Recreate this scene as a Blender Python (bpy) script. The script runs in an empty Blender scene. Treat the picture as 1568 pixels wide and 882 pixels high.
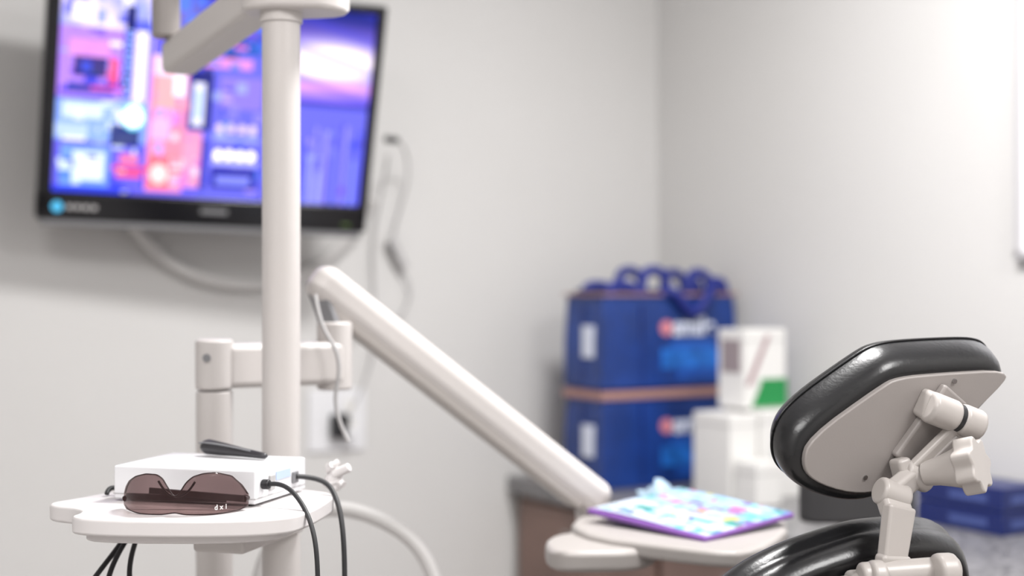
import bpy, bmesh, math, random
from mathutils import Vector, Matrix
random.seed(4)
sc = bpy.context.scene
COL = sc.collection
sc.view_settings.view_transform = 'Standard'

# ------------------------------------------------------------ materials
def mat(name, col, rough=0.5, metal=0.0, bump=0.0, bscale=40, var=0.0, vscale=3, emis=None, estr=0, coat=0.0, spec=0.5):
    m = bpy.data.materials.new(name); m.use_nodes = True
    nt = m.node_tree; b = nt.nodes['Principled BSDF']
    b.inputs['Base Color'].default_value = (*col, 1)
    b.inputs['Roughness'].default_value = rough
    b.inputs['Metallic'].default_value = metal
    b.inputs['Coat Weight'].default_value = coat
    b.inputs['Specular IOR Level'].default_value = spec
    tc = nt.nodes.new('ShaderNodeTexCoord')
    if var > 0:
        n = nt.nodes.new('ShaderNodeTexNoise'); n.inputs['Scale'].default_value = vscale
        n.inputs['Detail'].default_value = 4
        r = nt.nodes.new('ShaderNodeValToRGB')
        r.color_ramp.elements[0].position = 0.3; r.color_ramp.elements[1].position = 0.7
        r.color_ramp.elements[0].color = (*[c*(1-var) for c in col], 1)
        r.color_ramp.elements[1].color = (*[min(1, c*(1+var)) for c in col], 1)
        nt.links.new(tc.outputs['Object'], n.inputs['Vector'])
        nt.links.new(n.outputs['Fac'], r.inputs['Fac'])
        nt.links.new(r.outputs['Color'], b.inputs['Base Color'])
    if bump > 0:
        n2 = nt.nodes.new('ShaderNodeTexNoise'); n2.inputs['Scale'].default_value = bscale
        n2.inputs['Detail'].default_value = 3
        bp = nt.nodes.new('ShaderNodeBump'); bp.inputs['Strength'].default_value = bump
        bp.inputs['Distance'].default_value = 0.01
        nt.links.new(tc.outputs['Object'], n2.inputs['Vector'])
        nt.links.new(n2.outputs['Fac'], bp.inputs['Height'])
        nt.links.new(bp.outputs['Normal'], b.inputs['Normal'])
    if emis:
        b.inputs['Emission Color'].default_value = (*emis, 1)
        b.inputs['Emission Strength'].default_value = estr
    return m

M_wall = mat('wall_paint', (0.60, 0.59, 0.58), 0.85, bump=0.05, bscale=90, var=0.01)
M_ceil = mat('ceiling_paint', (0.82, 0.82, 0.82), 0.9, var=0.01)
M_floor = mat('floor_vinyl', (0.35, 0.33, 0.32), 0.5, var=0.12, vscale=5)
M_trim = mat('trim_white', (0.75, 0.74, 0.73), 0.5)
M_plas = mat('beige_plastic', (0.57, 0.537, 0.52), 0.38, bump=0.02, bscale=400)
M_plas2 = mat('warm_grey_plastic', (0.31, 0.283, 0.27), 0.42, bump=0.02, bscale=500)
M_table = mat('table_plastic', (0.37, 0.345, 0.33), 0.42)
M_cream = mat('light_grey_plastic', (0.45, 0.417, 0.395), 0.32)
M_white = mat('white_plastic', (0.74, 0.74, 0.76), 0.35)
M_tray = mat('tray_white', (0.70, 0.67, 0.665), 0.35)
M_leather = mat('black_leather', (0.010, 0.010, 0.011), 0.27, bump=0.035, bscale=220, spec=0.55)
M_charcoal = mat('charcoal_vinyl', (0.035, 0.034, 0.036), 0.5)
M_blackp = mat('black_plastic', (0.012, 0.012, 0.014), 0.35)
M_gloss = mat('gloss_black', (0.008, 0.008, 0.01), 0.15)
M_rubber = mat('black_rubber', (0.02, 0.02, 0.022), 0.5)
M_greyp = mat('grey_plastic', (0.20, 0.20, 0.21), 0.4)
M_lgrey = mat('light_grey', (0.42, 0.41, 0.41), 0.5)
M_cord = mat('cord_grey', (0.44, 0.43, 0.43), 0.6)
M_hose = mat('hose_white', (0.62, 0.605, 0.595), 0.4)
M_metal = mat('steel', (0.5, 0.5, 0.5), 0.25, metal=1.0)
M_blue = mat('bag_blue', (0.006, 0.034, 0.19), 0.4, var=0.35, vscale=8)
M_bluel = mat('bag_light_blue', (0.012, 0.13, 0.50), 0.45, var=0.5, vscale=20)
M_navy = mat('navy_card', (0.008, 0.018, 0.12), 0.35)
M_handle = mat('bag_handle', (0.008, 0.018, 0.19), 0.6)
M_peach = mat('peach_band', (0.36, 0.20, 0.18), 0.6)
M_red = mat('logo_red', (0.62, 0.22, 0.26), 0.5)
M_logo = mat('logo_white', (0.66, 0.70, 0.82), 0.5)
M_card = mat('white_card', (0.74, 0.73, 0.71), 0.6, var=0.03)
M_green = mat('green_print', (0.012, 0.24, 0.06), 0.5)
M_counter = mat('granite_grey', (0.19, 0.185, 0.19), 0.3, var=0.7, vscale=90)
M_wood = mat('cabinet_brown', (0.19, 0.12, 0.10), 0.45, var=0.2, vscale=6)
M_purple = mat('purple_board', (0.20, 0.08, 0.34), 0.4)
M_board = mat('whiteboard', (0.90, 0.90, 0.93), 0.25)
M_bframe = mat('board_frame_grey', (0.48, 0.47, 0.48), 0.35)
M_cyan = mat('led_cyan', (0.05, 0.35, 0.6), 0.3, emis=(0.1, 0.5, 0.8), estr=0.5)
M_maroon = mat('maroon_card', (0.18, 0.03, 0.03), 0.5)
M_tissue = mat('tissue_blue', (0.42, 0.56, 0.68), 0.8, bump=0.5, bscale=30)
M_lamp = mat('lamp_panel', (1, 1, 1), 0.5, emis=(1, 0.98, 0.97), estr=3)

def attr_mat(name, emis):
    m = bpy.data.materials.new(name); m.use_nodes = True
    nt = m.node_tree; b = nt.nodes['Principled BSDF']
    a = nt.nodes.new('ShaderNodeAttribute'); a.attribute_name = 'Col'
    if emis > 0:
        b.inputs['Base Color'].default_value = (0.01, 0.01, 0.01, 1)
        nt.links.new(a.outputs['Color'], b.inputs['Emission Color'])
        b.inputs['Emission Strength'].default_value = emis
        b.inputs['Roughness'].default_value = 0.3
        b.inputs['Specular IOR Level'].default_value = 0.15
    else:
        nt.links.new(a.outputs['Color'], b.inputs['Base Color'])
        b.inputs['Roughness'].default_value = 0.5
    return m
M_screen = attr_mat('screen_picture', 1.35)
M_print = attr_mat('printed_paper', 0)

# tinted lens
M_lens = bpy.data.materials.new('tinted_lens'); M_lens.use_nodes = True
nt = M_lens.node_tree; nt.nodes.clear()
o = nt.nodes.new('ShaderNodeOutputMaterial'); mx = nt.nodes.new('ShaderNodeMixShader')
tr = nt.nodes.new('ShaderNodeBsdfTransparent'); tr.inputs[0].default_value = (0.62, 0.52, 0.515, 1)
gl = nt.nodes.new('ShaderNodeBsdfPrincipled'); gl.inputs['Base Color'].default_value = (0.12, 0.085, 0.085, 1)
gl.inputs['Roughness'].default_value = 0.10
lw = nt.nodes.new('ShaderNodeLayerWeight'); lw.inputs['Blend'].default_value = 0.3
ad = nt.nodes.new('ShaderNodeMath'); ad.operation = 'MULTIPLY_ADD'
ad.inputs[1].default_value = 0.45; ad.inputs[2].default_value = 0.12; ad.use_clamp = True
nt.links.new(lw.outputs['Facing'], ad.inputs[0]); nt.links.new(ad.outputs[0], mx.inputs[0])
nt.links.new(tr.outputs[0], mx.inputs[1]); nt.links.new(gl.outputs[0], mx.inputs[2]); nt.links.new(mx.outputs[0], o.inputs[0])

# ------------------------------------------------------------ helpers
def group(name, loc=None, M=None):
    e = bpy.data.objects.new(name, None); COL.objects.link(e)
    e.empty_display_size = 0.05
    if M is not None:
        e.matrix_world = M; e['loc'] = 1
    else:
        e.location = loc or (0, 0, 0)
        e['loc'] = 0
    return e

def adopt(ob, g):
    if g is None: return ob
    ob.parent = g
    if not g['loc']:
        ob.matrix_parent_inverse = Matrix.Translation(-Vector(g.location))
    return ob

def newobj(name, bm, m, g=None, smooth=True, bevel=0, seg=3, sub=0, ang=40):
    me = bpy.data.meshes.new(name)
    bmesh.ops.recalc_face_normals(bm, faces=bm.faces)
    bm.to_mesh(me); bm.free()
    me.materials.append(m)
    ob = bpy.data.objects.new(name, me); COL.objects.link(ob)
    if smooth:
        me.polygons.foreach_set('use_smooth', [True]*len(me.polygons))
        if bevel == 0 and sub == 0: me.set_sharp_from_angle(angle=math.radians(ang))
    if bevel > 0:
        b = ob.modifiers.new('bevel', 'BEVEL'); b.width = bevel; b.segments = seg
        b.limit_method = 'ANGLE'; b.angle_limit = math.radians(35); b.harden_normals = True
    if sub > 0:
        s = ob.modifiers.new('sub', 'SUBSURF'); s.levels = sub; s.render_levels = sub
    return adopt(ob, g)

def box(name, dims, loc, m, g=None, rz=0, bevel=0.003, M=None, seg=3):
    bm = bmesh.new(); bmesh.ops.create_cube(bm, size=1)
    bmesh.ops.scale(bm, vec=dims, verts=bm.verts)
    T = Matrix.Translation(loc) @ (M if M is not None else Matrix.Rotation(rz, 4, 'Z'))
    bmesh.ops.transform(bm, matrix=T, verts=bm.verts)
    return newobj(name, bm, m, g, smooth=bevel > 0, bevel=bevel, seg=seg)

def frame(p1, p2, up=(0, 0, 1)):
    p1 = Vector(p1); p2 = Vector(p2); z = (p2-p1).normalized(); up = Vector(up)
    x = up.cross(z)
    if x.length < 1e-4: x = Vector((1, 0, 0)).cross(z)
    x.normalize(); y = z.cross(x)
    M = Matrix((x, y, z)).transposed().to_4x4()
    return Matrix.Translation((p1+p2)/2) @ M, (p2-p1).length

def cyl(name, p1, p2, r, m, g=None, r2=None, bevel=0.002, n=40):
    F, L = frame(p1, p2); bm = bmesh.new()
    bmesh.ops.create_cone(bm, cap_ends=True, segments=n, radius1=r, radius2=r if r2 is None else r2, depth=L)
    bmesh.ops.transform(bm, matrix=F, verts=bm.verts)
    return newobj(name, bm, m, g, bevel=bevel)

def beam(name, p1, p2, w, t, m, g=None, bevel=0.005, up=(0, 0, 1), w2=None, seg=4):
    F, L = frame(p1, p2, up); bm = bmesh.new(); bmesh.ops.create_cube(bm, size=1)
    bmesh.ops.scale(bm, vec=(w, t, L), verts=bm.verts)
    if w2:
        for v in bm.verts:
            if v.co.z > 0: v.co.x *= w2/w
    bmesh.ops.transform(bm, matrix=F, verts=bm.verts)
    return newobj(name, bm, m, g, bevel=bevel, seg=seg)

def tube(name, pts, r, m, g=None):
    cu = bpy.data.curves.new(name, 'CURVE'); cu.dimensions = '3D'
    s = cu.splines.new('NURBS'); s.points.add(len(pts)-1)
    for i, p in enumerate(pts): s.points[i].co = (*p, 1)
    s.use_endpoint_u = True; s.order_u = 4; s.resolution_u = 10
    cu.bevel_depth = r; cu.bevel_resolution = 5; cu.use_fill_caps = True
    tmp = bpy.data.objects.new(name+'_c', cu); COL.objects.link(tmp)
    dg = bpy.context.evaluated_depsgraph_get()
    me = bpy.data.meshes.new_from_object(tmp.evaluated_get(dg))
    bpy.data.objects.remove(tmp)
    me.materials.clear(); me.materials.append(m)
    me.polygons.foreach_set('use_smooth', [True]*len(me.polygons))
    ob = bpy.data.objects.new(name, me); COL.objects.link(ob)
    return adopt(ob, g)

def chaikin(pts, it=2):
    pts = [Vector(p) for p in pts]
    for _ in range(it):
        q = []
        for i in range(len(pts)):
            a = pts[i]; b = pts[(i+1) % len(pts)]
            q += [a*0.75+b*0.25, a*0.25+b*0.75]
        pts = q
    return pts

def prism(name, outline, z0, z1, m, g=None, bevel=0.004, it=2, M=None, seg=4):
    pts = chaikin([(x, y, 0) for x, y in outline], it) if it else [Vector((x, y, 0)) for x, y in outline]
    bm = bmesh.new()
    a = [bm.verts.new((p.x, p.y, z0)) for p in pts]; b = [bm.verts.new((p.x, p.y, z1)) for p in pts]
    bm.faces.new(a); bm.faces.new(b)
    for i in range(len(pts)):
        j = (i+1) % len(pts); bm.faces.new((a[i], a[j], b[j], b[i]))
    if M is not None: bmesh.ops.transform(bm, matrix=M, verts=bm.verts)
    return newobj(name, bm, m, g, bevel=bevel, seg=seg)

def pad(name, outline, n, rings, m, g=None, it=2, sub=1, dv=None, seam_i=None):
    """outline: 3D planar points; n outward normal; rings: (in-plane offset, depth along dv)"""
    pts = chaikin(outline, it); n = Vector(n).normalized()
    dv = -n if dv is None else Vector(dv).normalized()
    N = len(pts); nor = []
    c = sum(pts, Vector())/N
    for i in range(N):
        t = (pts[(i+1) % N]-pts[i-1]).normalized(); k = t.cross(n)
        if k.dot(pts[i]-c) < 0: k = -k
        nor.append(k)
    bm = bmesh.new(); Rg = []
    for off, d in rings:
        Rg.append([bm.verts.new(pts[i]+nor[i]*off+dv*d) for i in range(N)])
    for r in range(len(Rg)-1):
        for i in range(N):
            j = (i+1) % N; bm.faces.new((Rg[r][i], Rg[r][j], Rg[r+1][j], Rg[r+1][i]))
    for ring in (Rg[0], Rg[-1]):
        cc = sum((v.co for v in ring), Vector())/N
        prev = ring
        for f in (0.66, 0.33):
            cur = [bm.verts.new(cc+(v.co-cc)*f) for v in ring]
            for i in range(N):
                j = (i+1) % N; bm.faces.new((prev[i], prev[j], cur[j], cur[i]))
            prev = cur
        bm.faces.new(prev)
    ob = newobj(name, bm, m, g, sub=sub)
    si = len(rings)//2 if seam_i is None else seam_i
    return ob, [p+k*rings[si][0]+dv*rings[si][1] for p, k in zip(pts, nor)]

# ------------------------------------------------------------ room
C = Vector((0.42, 4.10, 0)); A = math.radians(31)
e1 = Vector((math.cos(A), math.sin(A), 0)); e2 = Vector((math.sin(A), -math.cos(A), 0))
def R(a, b, z=0):   # a: distance from right wall, b: distance from tv wall
    return C - e1*a + e2*b + Vector((0, 0, z))
LA, LB, H = 3.7, 4.8, 2.65
def rbox(name, a0, a1, b0, b1, z0, z1, m, g=None, bevel=0.0, seg=3):
    c = R((a0+a1)/2, (b0+b1)/2, (z0+z1)/2)
    return box(name, (a1-a0, b1-b0, z1-z0), c, m, g, rz=A, bevel=bevel, seg=seg)
rbox('floor', -0.1, LA+0.1, -0.1, LB+0.1, -0.1, 0, M_floor)
rbox('ceiling', -0.1, LA+0.1, -0.1, LB+0.1, H, H+0.1, M_ceil)
rbox('wall_back', -0.1, LA+0.1, -0.1, 0, 0, H, M_wall)
rbox('wall_right', -0.1, 0, 0, LB, 0, H, M_wall)
rbox('wall_left', LA, LA+0.1, 0, LB, 0, H, M_wall)
rbox('wall_front', -0.1, LA+0.1, LB, LB+0.1, 0, H, M_wall)
rbox('baseboard_back', 0.52, LA, 0, 0.012, 0, 0.1, M_trim)
rbox('baseboard_left', LA-0.012, LA, 0.02, LB, 0, 0.1, M_trim)

def panel(a, b, w, d, power, col=(1, 0.99, 0.98)):
    g = group('ceiling_light', R(a, b, H))
    rbox('frame', a-w/2-.03, a+w/2+.03, b-d/2-.03, b+d/2+.03, H-0.03, H-0.001, M_trim, g)
    rbox('diffuser', a-w/2, a+w/2, b-d/2, b+d/2, H-0.035, H-0.03, M_lamp, g)
    L = bpy.data.lights.new('panel_light', 'AREA'); L.shape = 'RECTANGLE'; L.size = w; L.size_y = d
    L.energy = power; L.color = col
    o = bpy.data.objects.new('lamp', L); COL.objects.link(o)
    o.location = R(a, b, H-0.05); o.rotation_euler = (0, 0, A); adopt(o, g)
panel(1.0, 1.65, 0.4, 0.4, 50)
panel(2.9, 2.9, 0.6, 1.2, 29)  # unseen fill panel, added to brighten the right wall
panel(0.9, 3.6, 0.6, 1.2, 40)

# ------------------------------------------------------------ television
yw, tl = math.radians(24), math.radians(14)
r_ = Vector((math.cos(yw), math.sin(yw), 0)); nh = Vector((math.sin(yw), -math.cos(yw), 0))
n_ = nh*math.cos(tl)+Vector((0, 0, -math.sin(tl))); u_ = nh*math.sin(tl)+Vector((0, 0, math.cos(tl)))
TM = Matrix((r_, -n_, u_)).transposed().to_4x4() @ Matrix.Rotation(math.radians(1.5), 4, 'Y')
tvc = Vector((-0.657, 3.15, 1.698)); TM.translation = tvc
tv = group('television', M=TM)
def tvworld(ob):
    ob.parent = tv; ob.matrix_parent_inverse = TM.inverted(); return ob
W, Ht = 0.738, 0.525
sx0, sx1, sz0, sz1 = -W/2+0.030, W/2-0.022, -Ht/2+0.062, Ht/2-0.022
box('bezel_bottom', (W, 0.045, sz0+Ht/2), (0, 0.0, (sz0-Ht/2)/2), M_gloss, tv, bevel=0.006)
box('bezel_top', (W, 0.045, Ht/2-sz1), (0, 0, (sz1+Ht/2)/2), M_gloss, tv, bevel=0.006)
box('bezel_left', (0.030, 0.045, Ht-0.02), (-W/2+0.015, 0, 0), M_gloss, tv, bevel=0.006)
box('bezel_right', (0.022, 0.045, Ht-0.02), (W/2-0.011, 0, 0), M_gloss, tv, bevel=0.006)
box('back_shell', (W-0.02, 0.05, Ht-0.02), (0, 0.035, 0), M_blackp, tv, bevel=0.015)
box('back_bulge', (0.5, 0.04, 0.32), (0, 0.075, 0), M_blackp, tv, bevel=0.015)
box('speaker_strip', (W-0.02, 0.05, 0.016), (0, 0.006, -Ht/2-0.006), M_greyp, tv, bevel=0.005)
cyl('power_ring', (-W/2+0.042, -0.024, -Ht/2+0.03), (-W/2+0.042, -0.0265, -Ht/2+0.03), 0.012, M_cyan, tv, bevel=0)
for i in range(4):
    box('badge_%d' % i, (0.012, 0.002, 0.010), (-W/2+0.068+i*0.017, -0.0235, -Ht/2+0.03), M_lgrey, tv, bevel=0)
box('badge_center', (0.06, 0.002, 0.010), (0.01, -0.0235, -Ht/2+0.034), M_greyp, tv, bevel=0)
box('status_led', (0.02, 0.002, 0.005), (W/2-0.05, -0.0235, -Ht/2+0.018), mat('led_green', (.05, .1, .02), emis=(.2, .3, .05), estr=.15), tv, bevel=0)

def picture(name, nx, nz, fn, m, g, place):
    bm = bmesh.new()
    vs = [[bm.verts.new(place(i/nx, j/nz)) for i in range(nx+1)] for j in range(nz+1)]
    cols = []
    for j in range(nz):
        for i in range(nx):
            bm.faces.new((vs[j][i], vs[j][i+1], vs[j+1][i+1], vs[j+1][i]))
            cols.append(fn((i+.5)/nx, (j+.5)/nz))
    me = bpy.data.meshes.new(name); bm.to_mesh(me); bm.free()
    at = me.color_attributes.new('Col', 'FLOAT_COLOR', 'CORNER')
    flat = []
    for c in cols: flat += [*c, 1]*4
    at.data.foreach_set('color', flat)
    me.materials.append(m)
    ob = bpy.data.objects.new(name, me); COL.objects.link(ob)
    return adopt(ob, g)

# screen content: neon city, u 0..1 left-right, v 0..1 bottom-top
rects = []
rng = random.Random(23)
def rc(x0, x1, y0, y1, c, k=.9): rects.append((x0, x1, y0, y1, c, k))
NAVY = (.004, .008, .13); BLUE = (.012, .04, .80); SKYB = (.08, .22, 1.0); LAV = (.36, .42, 1.0); ICE = (.75, .88, 1.1)
PINK = (.80, .20, .66); RED = (.95, .06, .14); CORAL = (1.0, .30, .38); VIO = (.20, .09, .74); WHT = (1.15, 1.1, 1.2)
def scatter(n, x0, x1, y0, y1, pal, wmax=.045, hmax=.09, k=.85):
    for _ in range(n):
        w = rng.uniform(.008, wmax); h = rng.uniform(.012, hmax)
        x = rng.uniform(x0, x1-w); y = rng.uniform(y0, y1-h)
        rc(x, x+w, y, y+h, rng.choice(pal), k)
scatter(40, 0, .45, 0, .8, [BLUE, SKYB, LAV, PINK, ICE, NAVY])
rc(0, .19, .47, .80, (.50, .25, .98)); scatter(20, 0, .19, .47, .82, [PINK, LAV, VIO, BLUE, WHT], .05, .05)
rc(.03, .15, .66, .74, (.8, .3, .85)); rc(.045, .145, .56, .66, NAVY); rc(.065, .10, .585, .64, (.05, .08, .7)); rc(.03, .17, .485, .53, (.01, .04, .4)); rc(.155, .18, .53, .66, RED)
rc(.195, .225, .48, .92, NAVY)
rc(.225, .285, .44, .88, (.85, .60, 1.1)); rc(.235, .262, .47, .86, WHT); rc(.268, .28, .45, .80, (.1, .15, 1))
rc(0, .28, .25, .45, (.28, .45, 1.05)); scatter(16, 0, .28, .25, .45, [ICE, WHT, SKYB, LAV], .07, .05); rc(.02, .14, .36, .44, ICE); rc(.0, .10, .27, .33, (.5, .65, 1.1)); rc(.165, .26, .235, .34, NAVY)
rc(.02, .17, .03, .23, (.18, .36, 1.1)); rc(.06, .155, .06, .20, (.85, .95, 1.15)); scatter(10, .0, .2, .02, .22, [WHT, BLUE, SKYB, ICE], .04, .05); rc(0, .24, 0, .03, BLUE)
rc(.285, .40, .02, .70, CORAL); scatter(22, .285, .40, .02, .70, [PINK, (1.1, .5, .6), (1.1, .8, .95), (.5, .4, 1.1)], .035, .07)
rc(.30, .365, .44, .60, (1.1, .45, .47)); rc(.29, .36, .04, .2, (1.1, .14, .20)); rc(.355, .39, .50, .68, WHT); rc(.29, .39, .60, .70, (1.0, .8, 1.05)); rc(.29, .35, .28, .38, (.9, .5, .9))
rc(.18, .42, .115, .14, RED); rc(.19, .27, .08, .11, (1, .08, .15)); rc(.2, .26, .15, .20, (.9, .2, .4)); rc(.10, .2, .50, .52, (.9, .1, .5))
rc(.405, .48, .34, .64, NAVY); rc(.415, .455, .36, .58, (.95, .95, 1.15)); rc(.425, .445, .40, .54, (.4, .6, 1.1))
rc(.395, .455, .05, .33, (.98, .34, .52)); scatter(8, .39, .46, .05, .33, [PINK, (1.1, .6, .7), (1.1, .8, .95)], .03, .06); rc(.455, .475, .04, .30, (.03, .03, .4))
rc(.45, .63, .73, .80, (.01, .10, .50)); rc(.40, .60, .66, .71, (.85, .3, .7)); scatter(10, .42, .64, .62, .82, [NAVY, PINK, SKYB], .05, .03)
rc(.48, .655, .02, .62, (.14, .14, .82)); rc(.50, .64, .46, .62, (.28, .20, .85)); scatter(26, .48, .655, .02, .62, [BLUE, LAV, (.3, .25, .95), SKYB, (.5, .35, .95)], .04, .05)
rc(.49, .64, .05, .16, (.01, .01, .30)); rc(.51, .62, .075, .12, (.25, .28, 1)); rc(.49, .64, .295, .32, LAV); rc(.49, .64, .17, .20, (.45, .45, 1.1))
for k in range(20):
    x = .66+k*.017; h = rng.uniform(.22, .48)
    rc(x, x+rng.uniform(.006, .012), .0, h, rng.choice([BLUE, LAV, (.40, .35, 1.05), (.05, .04, .45), (.10, .10, .9), (.45, .40, 1.1)]), .75)
scatter(20, .66, 1, .0, .46, [(.05, .04, .45), BLUE, LAV, VIO, (.5, .4, 1.05)], .03, .07, .6)
toprects = []
for _ in range(46):
    w = rng.uniform(.015, .07); h = rng.uniform(.02, .09); x = rng.uniform(0, .66); y = rng.uniform(.78, 1)
    toprects.append((x, x+w, y, y+h, rng.choice([WHT, LAV, SKYB, (.9, .6, 1.1), BLUE] if x < .32 else [NAVY, BLUE, VIO, SKYB])))
def scr(u, v):
    if u > .66 and v > .50:
        t = (v-.50)/.50
        c = Vector((.26, .16, .95)).lerp(Vector((.006, .012, .22)), min(1, max(0, (t-.50)*2.4)))
        k = math.exp(-((u-.86)/.15)**2-((v-.735)/.075)**2)*2.2
        c = c.lerp(Vector((1.15, 1.0, 1.15)), min(1, k))
        k = math.exp(-((u-.84)/.2)**2-((v-.61)/.03)**2); c = c.lerp(Vector((.95, .4, .9)), min(1, k))
        c = c.lerp(Vector((.05, .05, .65)), .4*max(0, math.sin(u*17+v*41)))
        if t < .07: c = Vector((.05, .05, .50))
        return tuple(c)
    if v > .80 and u < .66:
        c = Vector((.34, .36, 1.0)).lerp(Vector((1.0, .85, 1.15)), .5+.5*math.sin(u*21+v*14))
        if u > .33: c = c.lerp(Vector((.01, .03, .50)), .85)
        for (x0, x1, y0, y1, cc) in toprects:
            if x0 < u < x1 and y0 < v < y1: c = c.lerp(Vector(cc), .75)
        if .195 < u < .225 and v < .92: c = Vector(NAVY)
        return tuple(c)
    c = Vector((.14, .14, .80)) if u > .45 else Vector((.14, .12, .85))
    for (x0, x1, y0, y1, cc, k) in rects:
        if x0 < u < x1 and y0 < v < y1: c = c.lerp(Vector(cc), k)
    d = (u-.235)**2*3.1+(v-.385)**2
    if d < .0042: c = Vector((1.4, 1.7, 1.8)) if d < .0028 else Vector((.2, .9, 1.2))
    if (u-.325)**2*3.1+(v-.11)**2 < .0025: c = Vector((1.6, .75, .75))
    for k in range(4):
        if (u-.51-.036*k)**2*3.1+(v-.225)**2 < .0007: c = Vector((1.5, 1.4, 1.7))
        if (u-.51-.036*k)**2*3.1+(v-.36)**2 < .0005: c = Vector((.9, .7, 1.4))
    for k in range(7):
        dd = (u-.210)**2*3.1+(v-.51-.055*k)**2
        if .0001 < dd < .00045: c = Vector((.35, .55, 1.4))
    return tuple(c)
picture('screen', 240, 135, scr, M_screen, tv, lambda u, v: (sx0+(sx1-sx0)*u, -0.012, sz0+(sz1-sz0)*v))
bk = tvc-n_*0.1
d0 = (bk-C).dot(e2)
wallp = bk-e2*(d0-0.03)
tvworld(box('bracket_plate', (0.26, 0.028, 0.30), tuple(wallp-e2*0.014), M_blackp, None, rz=A))
tvworld(beam('bracket_arm', tuple(wallp), tuple(bk), 0.05, 0.06, M_blackp))
tvworld(box('vesa_plate', (0.2, 0.02, 0.2), tuple(tvc-n_*0.1), M_blackp, None, M=TM.to_3x3().to_4x4()))

def onwall(a, off, z): return tuple(R(a, off, z))
tvworld(tube('cable_sleeve', [onwall(1.60, .2, 1.52), onwall(1.57, .06, 1.48), onwall(1.50, .03, 1.40), onwall(1.40, .03, 1.325), onwall(1.25, .03, 1.30), onwall(1.1, .03, 1.32), onwall(.98, .03, 1.42), onwall(.95, .1, 1.52)], 0.013, M_hose))
tvworld(beam('rear_connector', onwall(.985, .24, 1.655), onwall(.945, .22, 1.655), 0.016, 0.016, M_blackp))
tvworld(tube('cord_1', [onwall(.95, .22, 1.655), onwall(.88, .12, 1.67), onwall(.80, .03, 1.60), onwall(.86, .02, 1.45), onwall(.86, .02, 1.36), onwall(.795, .02, 1.32), onwall(.82, .02, 1.22), onwall(.96, .02, 1.16), onwall(1.02, .02, 1.2), onwall(.99, .02, 1.32)], 0.0028, M_cord))
tvworld(tube('cord_2', [onwall(.96, .20, 1.62), onwall(.90, .08, 1.62), onwall(.90, .02, 1.50), onwall(.92, .02, 1.38), onwall(.90, .02, 1.2), onwall(.92, .02, 1.08), onwall(.97, .02, 1.0)], 0.0028, M_cord))
tvworld(beam('adapter_brick', onwall(.866, .022, 1.425), onwall(.826, .022, 1.35), 0.026, 0.022, M_cord))
tvworld(beam('adapter_cap', onwall(.863, .022, 1.42), onwall(.845, .022, 1.385), 0.020, 0.026, M_greyp))

# outlet
g = group('wall_outlet', R(1.0, 0, .97))
rbox('plate', .93, 1.085, 0.0005, .009, .890, 1.045, M_white, g, bevel=0.003)
for z in (.935, .985):
    rbox('receptacle', .955, .99, .009, .012, z, z+.035, M_card, g, bevel=.001)
rbox('plug', .985, 1.03, .010, .04, .925, .985, M_blackp, g, bevel=.006)
rbox('plug_white', .970, .995, .010, .050, .925, .950, M_white, g, bevel=.006)

# whiteboard on right wall
g = group('whiteboard', R(0, 1.7, 1.8))
rbox('surface', 0.002, .012, 1.285, 2.5, 1.375, 2.35, M_board, g)
rbox('frame_bottom', 0.001, .022, 1.272, 2.52, 1.362, 1.38, M_bframe, g, bevel=.002)
rbox('frame_top', 0.001, .022, 1.272, 2.52, 2.345, 2.368, M_bframe, g, bevel=.002)
rbox('frame_side_1', 0.001, .022, 1.272, 1.287, 1.36, 2.36, M_bframe, g, bevel=.002)
rbox('frame_side_2', 0.001, .022, 2.498, 2.52, 1.36, 2.36, M_bframe, g, bevel=.002)

# ------------------------------------------------------------ counter
CZ = 0.795
g = group('counter_cabinet', R(.25, 1.6, 0))
rbox('countertop', 0.003, .508, .003, 3.2, CZ-.045, CZ, M_counter, g, bevel=.004)
rbox('carcass', 0.003, .475, .02, 3.18, .1, CZ-.045, M_wood, g)
rbox('toe_kick', 0.003, .42, .02, 3.18, 0.0, .1, M_blackp, g)
for i in range(5):
    b0 = .04+i*.63
    rbox('door_panel_%d' % i, .475, .493, b0, b0+.60, .13, CZ-.06, M_wood, g, bevel=.003)
    rbox('handle_%d' % i, .493, .51, b0+.24, b0+.36, CZ-.12, CZ-.11, M_metal, g, bevel=.002)

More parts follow.
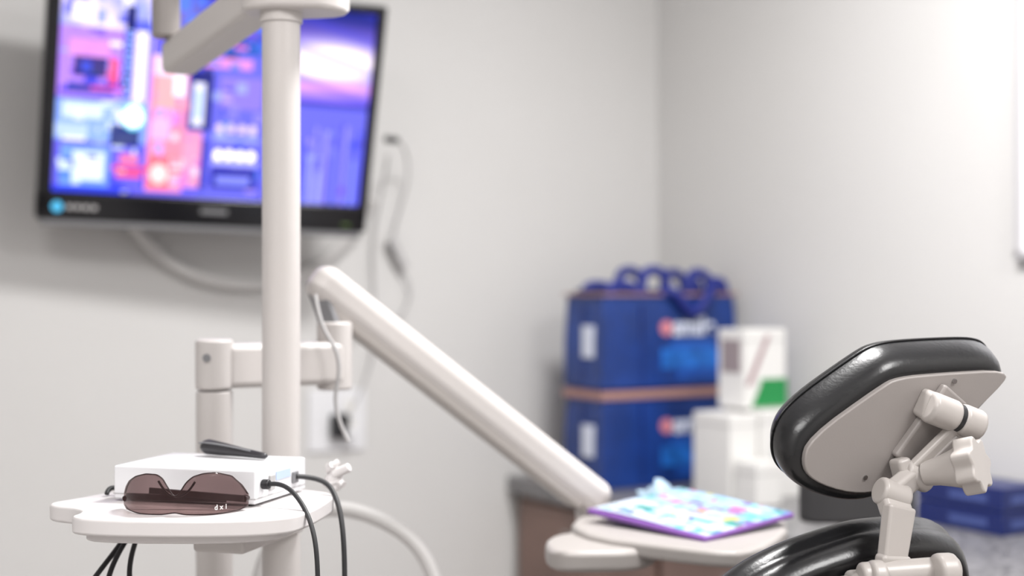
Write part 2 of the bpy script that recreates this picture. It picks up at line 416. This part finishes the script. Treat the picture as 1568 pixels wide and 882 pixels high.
def text(name, s, size, M, m, g, off=.03):
    cu = bpy.data.curves.new(name, 'FONT'); cu.body = s; cu.size = size; cu.extrude = 0.0006
    cu.offset = size*off
    tmp = bpy.data.objects.new(name+'_t', cu); COL.objects.link(tmp)
    dg = bpy.context.evaluated_depsgraph_get()
    me = bpy.data.meshes.new_from_object(tmp.evaluated_get(dg)); bpy.data.objects.remove(tmp)
    me.transform(M); me.materials.clear(); me.materials.append(m)
    ob = bpy.data.objects.new(name, me); COL.objects.link(ob)
    return adopt(ob, g)
def face_M(a, b, z):
    M = Matrix((e1, Vector((0, 0, 1)), e2)).transposed().to_4x4(); M.translation = R(a, b, z); return M
a0, a1, b0, b1 = .030, .462, .212, .389
for k, (z0, z1) in enumerate(((CZ, CZ+.245), (CZ+.25, CZ+.49))):
    g = group('shopping_bag', R(.26, .3, z0))
    bm = bmesh.new()
    cs = [(a0, b0), (a1, b0), (a1, b1), (a0, b1)]
    lv = []
    for t in (0, .06, .5, .94, 1):
        ins = 0.0 if t < .5 else .006*(t-.5)*2
        lv.append([bm.verts.new(R(a+(ins if a == a0 else -ins), b+(ins if b == b0 else -ins), z0+(z1-z0)*t)) for a, b in cs])
    for i in range(4):
        for j in range(4):
            bm.faces.new((lv[i][j], lv[i][(j+1) % 4], lv[i+1][(j+1) % 4], lv[i+1][j]))
    bm.faces.new(lv[0]); bm.faces.new(lv[-1])
    newobj('body', bm, M_blue, g, bevel=.006)
    rbox('trim_band', a0-.002, a1+.002, b0-.002, b1+.002, z1-.020 if k == 0 else z1-.005, z1+.001, M_peach, g, bevel=.002)
    rbox('fold_seam', a1, a1+.002, (b0+b1)/2-.003, (b0+b1)/2+.003, z0+.02, z1-.03, M_navy, g)
    rbox('front_fold', a1-.125, a1-.120, b1-.003, b1+.001, z0+.01, z1-.03, M_navy, g)
    lz = z0+.135
    rbox('label', a1-.005, a1+.003, b0+.09, b0+.14, z0+.08, z0+.16, M_logo, g)
    rbox('wave_print', a0+.05, a0+.25, b1-.002, b1+.002, z0+.05, z0+.10, M_bluel, g)
    rbox('wave_print_2', a0+.03, a0+.20, b1-.002, b1+.0025, z0+.02, z0+.05, mat('mid_blue%d' % k, (.008, .07, .36)), g)
    rbox('wave_print_3', a0+.08, a0+.22, b1-.002, b1+.0028, z0+.10, z0+.12, mat('mid_blue_%d' % k, (.01, .09, .42)), g)
    text('lettering', 'smile', .066, face_M(a0+.215, b1+.003, lz), M_logo, g)
    cyl('logo_dot', tuple(R(a0+.235, b1, lz+.018)), tuple(R(a0+.235, b1+.003, lz+.018)), .019, M_red, g, bevel=0)
    if k == 1:
        rbox('folded_top', a0+.02, a1-.02, b0+.02, b1-.02, z1, z1+.012, M_navy, g, bevel=.005)
        for (p, q, hh) in ((.10, .17, .05), (.24, .32, .055), (.05, .10, .03), (.34, .42, .02)):
            for bb in (b0+.04, b1-.03):
                tube('handle', [tuple(R(p, bb, z1)), tuple(R(p, bb, z1+hh)), tuple(R((p+q)/2, bb-.01, z1+hh*1.2)), tuple(R(q, bb, z1+hh)), tuple(R(q, bb, z1))], .013, M_handle, g)
        tube('handle_drop', [tuple(R(.27, b1-.01, z1)), tuple(R(.25, b1+.014, z1+.02)), tuple(R(.21, b1+.014, z1-.05)), tuple(R(.17, b1+.014, z1-.055)), tuple(R(.13, b1+.014, z1+.01)), tuple(R(.10, b1-.01, z1+.02))], .013, M_handle, g)

def carton(name, a0, a1, b0, b1, z0, z1, m=M_card):
    g = group(name, R((a0+a1)/2, (b0+b1)/2, z0))
    rbox('body', a0, a1, b0, b1, z0, z1, m, g, bevel=.003)
    rbox('lid_line', a0-.001, a1+.001, b0-.001, b1+.001, z1-.028, z1-.026, M_lgrey, g)
    return g
g = carton('supply_box', .075, .215, .55, .70, CZ, CZ+.212)
rbox('print', .10, .18, .70, .7015, CZ+.10, CZ+.16, mat('pale_print', (.55, .56, .58)), g)
g = carton('supply_box', .22, .305, .55, .69, CZ, CZ+.205)
rbox('print', .23, .29, .69, .6915, CZ+.03, CZ+.08, mat('pale_print2', (.5, .5, .52)), g)
g = carton('supply_box', .225, .30, .70, .78, CZ, CZ+.10)
g = carton('glove_box', .105, .235, .56, .66, CZ+.214, CZ+.405)
rbox('green_print', .103, .185, .56, .6615, CZ+.217, CZ+.285, M_green, g)
bm = bmesh.new()
v = [bm.verts.new(R(a, .6612, z)) for a, z in ((.185, CZ+.217), (.215, CZ+.217), (.185, CZ+.275))]
bm.faces.new(v); newobj('green_corner', bm, M_green, g, smooth=False)
bm = bmesh.new()
v = [bm.verts.new(R(a, .6614, z)) for a, z in ((.233, CZ+.27), (.17, CZ+.39), (.155, CZ+.39), (.215, CZ+.27))]
bm.faces.new(v); newobj('swoosh', bm, mat('swoosh_grey', (.35, .22, .24)), g, smooth=False)
rbox('side_print', .235, .2362, .575, .645, CZ+.30, CZ+.38, mat('side_print', (.30, .25, .26)), g)

for k in range(2):
    g = group('tissue_carton', R(.08, 1.25, CZ+k*.05))
    rbox('body', .01, .135, 1.11, 1.34, CZ+k*.05, CZ+.048+k*.05, M_navy, g, bevel=.002)
    rbox('label', .04, .11, 1.34, 1.3412, CZ+.015+k*.05, CZ+.030+k*.05, mat('label_blue%d' % k, (.06, .09, .28)), g)
    rbox('label_side', .135, .1362, 1.2, 1.3, CZ+.015+k*.05, CZ+.030+k*.05, mat('label_bl%d' % k, (.06, .09, .28)), g)
g = group('instrument_case', R(.45, .12, CZ))
rbox('body', .38, .47, .06, .16, CZ, CZ+.02, M_maroon, g, bevel=.003)
rbox('lid', .385, .465, .065, .155, CZ+.02, CZ+.028, M_maroon, g, bevel=.003)

# ------------------------------------------------------------ delivery unit
U = group('dental_delivery_unit', (-0.36, 1.96, 0))
PX, PY = -0.310, 1.91
cyl('pole', (PX, PY, .06), (PX, PY, 1.672), .0255, M_plas, U)
cyl('pole_collar', (PX, PY, 1.655), (PX, PY, 1.674), .0285, M_plas, U)
QX, QY = -0.4186, 2.0
cyl('post', (QX, QY, .06), (QX, QY, 1.155), .0255, M_plas, U)
cyl('post_head', (QX, QY, 1.157), (QX, QY, 1.228), .0265, M_plas, U, bevel=.005)
cyl('post_screw', (QX-.005, QY-.024, 1.203), (QX-.005, QY-.029, 1.203), .0055, M_greyp, U, bevel=0)
prism('floor_base', [(-.56, 1.82), (-.18, 1.82), (-.18, 2.16), (-.56, 2.16)], 0, .07, M_plas, U, bevel=.01)
prism('pole_head', [(-.370, 1.87), (-.23, 1.87), (-.213, 1.95), (-.355, 1.97)], 1.669, 1.72, M_plas, U, bevel=.008)
beam('upper_arm', (-.330, 1.92, 1.698), (-.532, 2.26, 1.663), .055, .052, M_plas, U, bevel=.010)
cyl('arm_pivot', (-.540, 2.22, 1.69), (-.540, 2.22, 1.78), .022, M_plas2, U, bevel=.004)
beam('lamp_arm', (-.55, 2.22, 1.80), (-.30, 2.15, 1.86), .05, .05, M_plas, U, bevel=.010)
beam('link', (QX+.01, QY+.01, 1.190), (-.255, 2.10, 1.190), .05, .062, M_plas, U, bevel=.010)
cyl('link_pivot', (-.262, 2.10, 1.15), (-.262, 2.10, 1.25), .026, M_plas, U, bevel=.004)
AL, AR = Vector((-.294, 2.10, 1.318)), Vector((.147, 2.30, .950))
beam('yoke', (-.262, 2.10, 1.235), (-.285, 2.105, 1.30), .036, .03, M_greyp, U, bevel=.006)
beam('spring_arm', AL, AR, .056, .058, M_plas, U, bevel=.022, seg=6)
dirv = (AR-AL).normalized(); dn = Vector((0, 0, 1)) - dirv*dirv.z; dn.normalize()
beam('arm_lower_cover', AL+dirv*.04-dn*.022, AR-dirv*.04-dn*.022, .048, .026, M_cream, U, bevel=.008)
cyl('arm_end_pivot', (.125, 2.30, .90), (.125, 2.30, .945), .022, M_plas, U, bevel=.004)
tube('arm_cable', [(-.285, 2.06, 1.29), (-.275, 2.04, 1.24), (-.25, 2.04, 1.22), (-.245, 2.04, 1.17), (-.26, 2.04, 1.13), (-.235, 2.04, 1.08)], .0030, M_lgrey, U)
TB = .937
prism('instrument_table', [(.075, 2.12), (.12, 2.33), (.30, 2.44), (.46, 2.26), (.34, 1.95), (.26, 1.97)], TB-.024, TB, M_table, U, bevel=.008)
prism('table_handle', [(.045, 2.05), (.055, 2.16), (.14, 2.20), (.22, 2.13), (.20, 2.03), (.08, 2.01)], TB-.042, TB-.010, M_table, U, bevel=.010)
beam('tray_bracket', (PX, PY, .990), (-.36, 1.74, .990), .07, .03, M_plas, U)
tube('suction_hose', [(-.41, 2.2, .70), (-.40, 2.2, .86), (-.36, 2.2, .93), (-.29, 2.2, .965), (-.22, 2.2, .952), (-.15, 2.2, .915), (-.115, 2.2, .85), (-.09, 2.2, .70), (-.12, 2.2, .5), (-.2, 2.17, .3), (-.25, 2.12, .072)], .0115, M_hose, U)
for p in ([(-.475, 1.80, 1.008), (-.488, 1.76, .975), (-.508, 1.70, .95), (-.522, 1.66, .90), (-.54, 1.66, .75)],
          [(-.470, 1.80, 1.008), (-.484, 1.74, .975), (-.487, 1.70, .95), (-.480, 1.66, .90), (-.465, 1.66, .75)],
          [(-.465, 1.80, 1.008), (-.468, 1.74, .975), (-.460, 1.70, .95), (-.438, 1.66, .90), (-.40, 1.66, .75)]):
    tube('hanging_cable', p, .0032, M_rubber, U)
tray = group('tray', (-.38, 1.7, 1.02))
prism('top', [(-.565, 1.695), (-.49, 1.655), (-.505, 1.580), (-.26, 1.572), (-.228, 1.66), (-.215, 1.835), (-.50, 1.82), (-.53, 1.75)], 1.0225, 1.0425, M_tray, tray, bevel=.004, it=3)
prism('under_lip', [(-.48, 1.66), (-.49, 1.60), (-.28, 1.595), (-.25, 1.68), (-.24, 1.80), (-.48, 1.80)], 1.012, 1.0225, M_tray, tray, bevel=.003)

fc = Vector((.274, 2.19, TB+.016)); fa = math.radians(-47)
g = group('clipboard', fc)
FM = Matrix.Translation(fc) @ Matrix.Rotation(math.radians(5), 4, 'X') @ Matrix.Rotation(fa, 4, 'Z')
box('board', (.235, .215, .008), FM.translation, M_purple, g, M=FM.to_3x3().to_4x4(), bevel=.003)
box('rest_block', (.10, .02, .018), fc+Vector((0, .10, -.006)), M_white, g, bevel=.002)
rects2 = [(random.random(), random.random(), random.uniform(.03, .16), random.uniform(.02, .12), random.choice([(.04, .25, .22), (.42, .40, .14), (.40, .10, .24), (.08, .20, .48), (.20, .38, .58), (.48, .54, .60), (.15, .11, .36), (.1, .42, .48), (.30, .46, .62)])) for _ in range(110)]
def pg(u, v):
    c = (.29, .43, .56) if v > .45 else (.46, .51, .59)
    for x, y, w, h, cc in rects2:
        if x < u < x+w and y < v < y+h: c = cc
    return c
picture('page', 60, 60, pg, M_print, g, lambda u, v: FM @ Vector((-.112+.226*u, -.098+.203*v, .0052+.001*math.sin(u*5))))
g = group('tissue', (.24, 2.36, TB))
bm = bmesh.new(); bmesh.ops.create_icosphere(bm, subdivisions=3, radius=1)
for v in bm.verts:
    k = 1+.3*math.sin(v.co.x*7+v.co.y*5)+.2*math.sin(v.co.z*9+v.co.x*4)
    v.co = Vector((v.co.x*.032*k, v.co.y*.022*k, max(0, v.co.z)*.034*k))+Vector((.245, 2.365, TB))
newobj('crumpled_sheet', bm, M_tissue, g)

# ------------------------------------------------------------ control box on the tray
TZ = 1.0425
bx = group('control_box', (-.37, 1.755, TZ))
BA = math.radians(-16)
BM = Matrix.Translation((-.3010, 1.668, TZ+.003)) @ Matrix.Rotation(BA, 4, 'Z')
def bl(x, y, z): return BM @ Vector((x, y, z))
RB = Matrix.Rotation(BA, 4, 'Z')
def bbox(name, x0, x1, y0, y1, z0, z1, m, bev=.002):
    return box(name, (x1-x0, y1-y0, z1-z0), tuple(bl((x0+x1)/2, (y0+y1)/2, (z0+z1)/2)), m, bx, M=RB, bevel=bev)
bbox('case', -.188, 0, 0, .142, 0, .040, M_white, .0025)
bbox('base_seam', -.1885, .0005, -.0005, .1425, .006, .007, M_lgrey, 0)
for fx in (-.17, -.015):
    for fy in (.015, .12):
        cyl('foot', tuple(bl(fx, fy, -.003)), tuple(bl(fx, fy, .001)), .006, M_rubber, bx, bevel=0)
bbox('side_label', .0002, .001, .055, .095, .022, .032, mat('pale_blue_label', (.45, .55, .75)), 0)
bbox('port', .0, .003, .10, .115, .012, .026, M_greyp, .001)
bbox('port_2', .0, .003, .035, .048, .012, .03, M_lgrey, .001)
cyl('jack', tuple(bl(.0, .018, .022)), tuple(bl(.010, .018, .022)), .006, M_blackp, bx)
j = bl(.008, .018, .022)
tube('tray_cable', [tuple(j), tuple(j+Vector((.018, -.006, .004))), (-.246, 1.655, 1.056), (-.225, 1.62, 1.025), (-.219, 1.612, .98), (-.220, 1.610, .90), (-.225, 1.64, .75)], .0028, M_rubber, U)
j = bl(.003, .108, .02)
tube('tray_cable', [tuple(j), (-.238, 1.785, 1.062), (-.220, 1.765, 1.05), (-.206, 1.735, 1.015), (-.202, 1.725, .95), (-.203, 1.72, .85), (-.21, 1.75, .7)], .0032, M_rubber, U)
tube('plug_behind', [(-.475, 1.765, 1.046), (-.490, 1.77, 1.052), (-.500, 1.765, 1.056), (-.50, 1.755, 1.046)], .003, M_rubber, bx)

g = group('handpiece', tuple(bl(-.09, .09, .04)))
def lathe_between(name, p1, p2, prof, m, g, flat=1.0):
    F, L = frame(p1, p2); bm = bmesh.new(); rings = []
    for t, r in prof:
        rings.append([bm.verts.new((r*math.cos(k*math.pi/12), flat*r*math.sin(k*math.pi/12), (t-.5)*L)) for k in range(24)])
    for i in range(len(rings)-1):
        for k in range(24):
            bm.faces.new((rings[i][k], rings[i][(k+1) % 24], rings[i+1][(k+1) % 24], rings[i+1][k]))
    bm.faces.new(rings[0]); bm.faces.new(rings[-1])
    bmesh.ops.transform(bm, matrix=F, verts=bm.verts)
    return newobj(name, bm, m, g, ang=60)
lathe_between('body', tuple(bl(-.132, .120, .0525)), tuple(bl(-.032, .097, .045)),
              [(0, .004), (.02, .009), (.08, .0115), (.3, .010), (.6, .007), (.9, .005), (.97, .0045), (1, .002)], mat('dark_plastic', (.03, .028, .032), .35), g, .85)
tube('rim', [tuple(bl(-.134, .112, .057)), tuple(bl(-.122, .109, .059)), tuple(bl(-.097, .103, .057)), tuple(bl(-.055, .098, .051))], .0012, M_greyp, g)

g = group('tubing_connector', (-.228, 1.815, TZ))
cc = Vector((-.228, 1.818, TZ))
for i in range(5):
    a = i*1.3
    pts = [tuple(cc+Vector((.013*math.cos(a+k*1.4)*(1-.1*k), .010*math.sin(a+k*1.4), .006+.006*k*(.6+.1*i)))) for k in range(6)]
    tube('loop_%d' % i, pts, .0042, M_tray, g)
cyl('connector_body', tuple(cc), tuple(cc+Vector((.004, 0, .026))), .009, M_tray, g)
cyl('connector_tip', tuple(cc+Vector((.0, -.006, .020))), tuple(cc+Vector((.022, -.012, .030))), .006, M_tray, g)

# ------------------------------------------------------------ safety glasses
gc = Vector((-.3815, 1.604, TZ+.0008)); ga = math.radians(-3)
GM = Matrix.Translation(gc) @ Matrix.Rotation(ga, 4, 'Z')
g = group('safety_glasses', gc)
prof = [(-1, .018), (-.95, .026), (-.86, .034), (-.7, .041), (-.5, .045), (-.3, .045), (-.2, .041), (-.1, .030), (-.04, .0225), (.02, .0205), (.08, .025), (.18, .037), (.28, .043), (.42, .046), (.6, .0465), (.8, .041), (.93, .029), (1, .018)]
botp = [(-1, .004), (-.9, .001), (-.6, 0), (-.2, .001), (0, .0025), (.2, .001), (.6, 0), (.9, .001), (1, .004)]
def interp(p, s):
    for (x0, y0), (x1, y1) in zip(p, p[1:]):
        if s <= x1:
            t = (s-x0)/(x1-x0); return y0+(y1-y0)*t
    return p[-1][1]
def gy(s): return .050*abs(s)**2.6+.004*math.exp(-(s/.1)**2)
def gv(s, z): return GM @ Vector((.072*s, gy(s)+.006*(z/.045)**2, z))
bm = bmesh.new(); NX, NZ = 80, 10; vv = []
for i in range(NX+1):
    s = -1+2*i/NX; t = interp(prof, s); b = interp(botp, s)
    vv.append([bm.verts.new(gv(s, b+(t-b)*k/NZ)) for k in range(NZ+1)])
for i in range(NX):
    for k in range(NZ):
        bm.faces.new((vv[i][k], vv[i+1][k], vv[i+1][k+1], vv[i][k+1]))
lens = newobj('lens', bm, M_lens, g, ang=80)
s_ = lens.modifiers.new('thick', 'SOLIDIFY'); s_.thickness = .0018
M_frame = mat('brown_frame', (.035, .020, .020), .25)
def rimpts(p, n=50):
    return [tuple(gv(-1+2*i/n, interp(p, -1+2*i/n))+Vector((0, -.0003, 0))) for i in range(n+1)]
tube('edge_top', rimpts(prof), .0008, M_frame, g)
tube('edge_bottom', rimpts(botp), .0007, M_frame, g)
def gp(x, y, z): return tuple(GM @ Vector((x, y, z)))
beam('temple_1', gp(-.071, .050, .014), gp(.045, .060, .010), .003, .008, M_frame, g, bevel=.001)
beam('temple_2', gp(.071, .050, .012), gp(-.045, .054, .020), .003, .008, M_frame, g, bevel=.001)
tube('hinge_1', [gp(-.070, .045, .012), gp(-.074, .051, .012), gp(-.068, .054, .012)], .0035, M_frame, g)
tube('hinge_2', [gp(.070, .045, .013), gp(.074, .051, .013), gp(.068, .054, .013)], .0035, M_frame, g)
tube('nose_pad', [gp(-.020, .008, .038), gp(-.013, .010, .024), gp(0, .012, .016), gp(.014, .010, .024), gp(.022, .008, .037)], .0013, M_frame, g)
for i, ch_ in enumerate('dxi'):
    s = .60+i*.07; p = gv(s, .005)
    Mx = Matrix.Translation(p+Vector((0, -.0018, 0))) @ Matrix.Rotation(ga+math.atan2(gy(s+.05)-gy(s-.05), .0072), 4, 'Z') @ Matrix.Rotation(math.radians(90), 4, 'X')
    text('lens_mark_%d' % i, ch_, .008, Mx, M_card, g, off=.02)

# ------------------------------------------------------------ dental chair
ch = group('dental_chair', (.38, 1.75, 0))
nP = Vector((.395, -.879, -.264)).normalized()
plate = [(.325, 1.604, 1.103), (.333, 1.602, 1.132), (.4174, 1.621, 1.1877), (.4393, 1.6277, 1.1984), (.50, 1.655, 1.2015), (.5783, 1.689, 1.2024), (.572, 1.692, 1.180),
         (.4815, 1.676, 1.1007), (.4342, 1.6657, 1.0649), (.3903, 1.645, 1.0630), (.338, 1.615, 1.0820)]
plate = [Vector(p) for p in plate]
DV = Vector((-.27, .84, .44))
hp, seam = pad('headrest_cushion', plate, nP, [(-.012, .004), (.004, -.001), (.012, .003), (.018, .012), (.0205, .026), (.0205, .042), (.016, .056), (.006, .066), (-.012, .072), (-.04, .070)], M_leather, ch, dv=DV, seam_i=5)
tube('headrest_seam', [tuple(p) for p in seam+seam[:2]], .0012, M_leather, ch)
def prism3(name, outline, n, d0, d1, m, bevel=.002, it=2):
    pts = chaikin(outline, it); bm = bmesh.new()
    a = [bm.verts.new(p-n*d0) for p in pts]; b = [bm.verts.new(p-n*d1) for p in pts]
    bm.faces.new(a); bm.faces.new(b)
    for i in range(len(pts)):
        j = (i+1) % len(pts); bm.faces.new((a[i], a[j], b[j], b[i]))
    return newobj(name, bm, m, ch, bevel=bevel)
plate2 = list(plate); plate2[5] = Vector((.590, 1.694, 1.2037)); plate2[6] = Vector((.580, 1.695, 1.183))
prism3('headrest_back_plate', plate2, nP, -.0055, .010, M_plas2, it=2)
def onplate(x, z, off):
    y = 1.65+.45*(x-.45)-.3*(z-1.14)
    return Vector((x, y, z))+nP*off
for (x, z) in ((.405, 1.083), (.513, 1.193)):
    cyl('plate_screw', tuple(onplate(x, z, .004)), tuple(onplate(x, z, .0075)), .003, M_metal, ch, bevel=0)
ax = Vector((.88, .25, -.34)).normalized()
P = lambda x, z, off: tuple(onplate(x, z, off))
beam('mount_plate', P(.512, 1.180, .010), P(.452, 1.098, .010), .046, .012, M_plas2, ch, bevel=.004, up=tuple(nP))
box0 = Vector(onplate(.485, 1.165, .034))
cyl('barrel_left', tuple(box0-ax*.028), tuple(box0+ax*.012), .0185, M_cream, ch, bevel=.006)
beam('barrel_saddle', tuple(box0-ax*.026-nP*.012), tuple(box0+ax*.008-nP*.012), .034, .03, M_cream, ch, bevel=.006, up=tuple(nP))
cyl('barrel_gap', tuple(box0+ax*.010), tuple(box0+ax*.016), .0165, M_blackp, ch, bevel=0)
cyl('barrel_right', tuple(box0+ax*.015), tuple(box0+ax*.046), .0185, M_cream, ch, bevel=.006)
bA = box0+ax*.03; bB = Vector(onplate(.452, 1.092, .030))
beam('slide_bar', tuple(bA), tuple(bB), .034, .012, M_cream, ch, bevel=.004, up=tuple(nP))
beam('slide_bar_ridge', tuple(bA+(bB-bA)*.25+nP*.005), tuple(bA+(bB-bA)*.95+nP*.005), .012, .008, M_plas2, ch, bevel=.002, up=tuple(nP))
cyl('bar_pin', tuple(bB-ax*.016), tuple(bB+ax*.020), .015, M_cream, ch, bevel=.004)
beam('pin_cheek', tuple(bB+Vector((-.018, 0, .020))), tuple(bB+Vector((-.010, 0, -.012))), .018, .024, M_cream, ch, bevel=.005, up=tuple(nP))
cyl('pin_screw', tuple(bB+Vector((-.014, 0, .004))+nP*.012), tuple(bB+Vector((-.014, 0, .004))+nP*.0145), .0035, M_metal, ch, bevel=0)
ka = Vector((.70, -.52, .22)).normalized(); kc0 = bB+Vector((.014, -.010, .004))
lathe_between('knob_neck', tuple(kc0-ka*.005), tuple(kc0+ka*.045), [(0, .014), (.3, .016), (.6, .020), (.85, .024), (1, .026)], M_cream, ch)
KF, _ = frame(kc0+ka*.036, kc0+ka*.064)
ol = []
for i in range(84):
    t = i/84*2*math.pi; rr = .0295+.0035*math.cos(7*t)
    ol.append((rr*math.cos(t), rr*math.sin(t)))
prism('locking_knob', ol, -.012, .012, M_cream, ch, bevel=.003, it=0, M=KF)
j1 = Vector((.430, 1.612, 1.066)); j2 = Vector((.434, 1.600, 1.043)); j3 = Vector((.424, 1.590, .990))
cyl('elbow', tuple(j1-ax*.018), tuple(j1+ax*.020), .016, M_cream, ch, bevel=.005)
beam('elbow_web', tuple(j1), tuple(bB), .028, .020, M_cream, ch, bevel=.006, up=tuple(nP))
beam('neck_link_upper', tuple(j1+Vector((-.002, 0, .004))), tuple(j2), .036, .020, M_cream, ch, bevel=.006, up=tuple(nP))
beam('neck_link', tuple(j2+Vector((0.002, 0, .012))), tuple(j3), .040, .016, M_cream, ch, bevel=.004, up=tuple(nP), w2=.034)
beam('neck_link_foot', tuple(j3+Vector((0.003, 0, .012))), tuple(j3+Vector((-.002, 0, -.02))), .042, .018, M_cream, ch, bevel=.005, up=tuple(nP))
cyl('clamp_barrel', (.385, 1.575, .981), (.500, 1.595, .985), .015, M_cream, ch, bevel=.005)
beam('clamp_body', (.375, 1.590, .963), (.50, 1.61, .968), .03, .04, M_cream, ch, bevel=.008)
cyl('clamp_knuckle', (.468, 1.575, .985), (.492, 1.58, .985), .021, M_cream, ch, bevel=.006)
cyl('clamp_knuckle_2', (.395, 1.572, .981), (.412, 1.575, .981), .018, M_cream, ch, bevel=.005)
cyl('side_knuckle', (.340, 1.57, .965), (.375, 1.575, .969), .013, M_cream, ch, bevel=.004)
nB = Vector((.40, -.90, -.18)).normalized()
def onb(x, z): return Vector((x, 1.62+.444*(x-.42)-.2*(z-1.0), z))
bo = [onb(*p) for p in ((.262, .945), (.325, .972), (.381, .985), (.420, .993), (.510, .991), (.535, .968), (.54, .90), (.50, .75), (.47, .60), (.30, .56), (.16, .60), (.17, .75), (.21, .89))]
bp_, seamb = pad('backrest_cushion', bo, nB, [(-.012, .004), (.004, -.001), (.010, .004), (.016, .014), (.018, .026), (.014, .034), (.0185, .042), (.018, .058), (.008, .074), (-.01, .084), (-.04, .084)], M_leather, ch, dv=(-.25, .88, .34), seam_i=5)
bin_ = [onb(*p) for p in ((.285, .935), (.340, .956), (.390, .968), (.425, .974), (.500, .974), (.520, .955), (.522, .90), (.485, .75), (.45, .61), (.31, .58), (.18, .61), (.19, .75), (.235, .88))]
prism3('backrest_shell', bin_, nB, -.006, .012, M_plas2)
box('back_frame', (.09, .05, .5), (.37, 1.62, .62), M_cream, ch, bevel=.01)
sd = -nB; sd.z = 0; sd.normalize()
s0 = Vector((.33, 1.70, .56)); side = Vector((0, 0, 1)).cross(sd)
sm = Matrix((-side, sd, Vector((0, 0, 1)))).transposed().to_4x4()
box('seat_cushion', (.40, .34, .10), tuple(s0+sd*.12+Vector((0, 0, -.06))), M_leather, ch, M=sm, bevel=.04, seg=6)
box('seat_frame', (.30, .30, .08), tuple(s0+sd*.12+Vector((0, 0, -.15))), M_plas, ch, M=sm, bevel=.02)
box('pedestal', (.20, .24, .34), tuple(s0+sd*.10+Vector((0, 0, -.35))), M_plas, ch, M=sm, bevel=.03)
box('foot_plate', (.38, .44, .04), tuple(Vector((s0.x, s0.y, .02))+sd*.08), M_plas2, ch, M=sm, bevel=.01)

# ------------------------------------------------------------ stool behind the chair
sx, sy = .475, 2.52
st = group('dental_stool', (sx, sy, 0))
c0 = Vector((sx, sy, 0))
prism('backrest', [(-.095, -.040), (.105, -.045), (.12, .035), (-.11, .035)], -.044, .044, M_charcoal, st, bevel=.034, M=Matrix.Translation((.605, 2.51, .934)) @ Matrix.Rotation(math.radians(12), 4, 'Z'), seg=8)
tube('back_stem', [(.595, 2.54, .91), (.61, 2.60, .80), (.60, 2.62, .62), (.55, 2.58, .53), (sx, sy, .51)], .012, M_metal, st)
cyl('seat', (sx, sy, .50), (sx, sy, .565), .16, M_charcoal, st, bevel=.022)
cyl('gas_lift', (sx, sy, .10), (sx, sy, .50), .022, M_metal, st)
for i in range(5):
    a = i*2*math.pi/5
    e = c0+Vector((.18*math.cos(a), .18*math.sin(a), .065))
    beam('leg_%d' % i, tuple(c0+Vector((0, 0, .11))), tuple(e), .035, .02, M_blackp, st)
    cyl('caster_%d' % i, tuple(e+Vector((-.008, 0, -.04))), tuple(e+Vector((.008, 0, -.04))), .025, M_blackp, st)

# ------------------------------------------------------------ world and camera
w = bpy.data.worlds.new('world'); sc.world = w; w.use_nodes = True
w.node_tree.nodes['Background'].inputs[0].default_value = (.9, .95, 1, 1)
w.node_tree.nodes['Background'].inputs[1].default_value = 0.3
cam = bpy.data.cameras.new('camera'); co = bpy.data.objects.new('camera', cam); COL.objects.link(co)
cam.lens = 50; cam.sensor_width = 36; cam.clip_start = .05
co.location = (0, 0, 1.3); co.rotation_euler = (math.radians(90), 0, 0)
cam.dof.use_dof = True; cam.dof.focus_distance = 1.62; cam.dof.aperture_fstop = 1.9
sc.camera = co
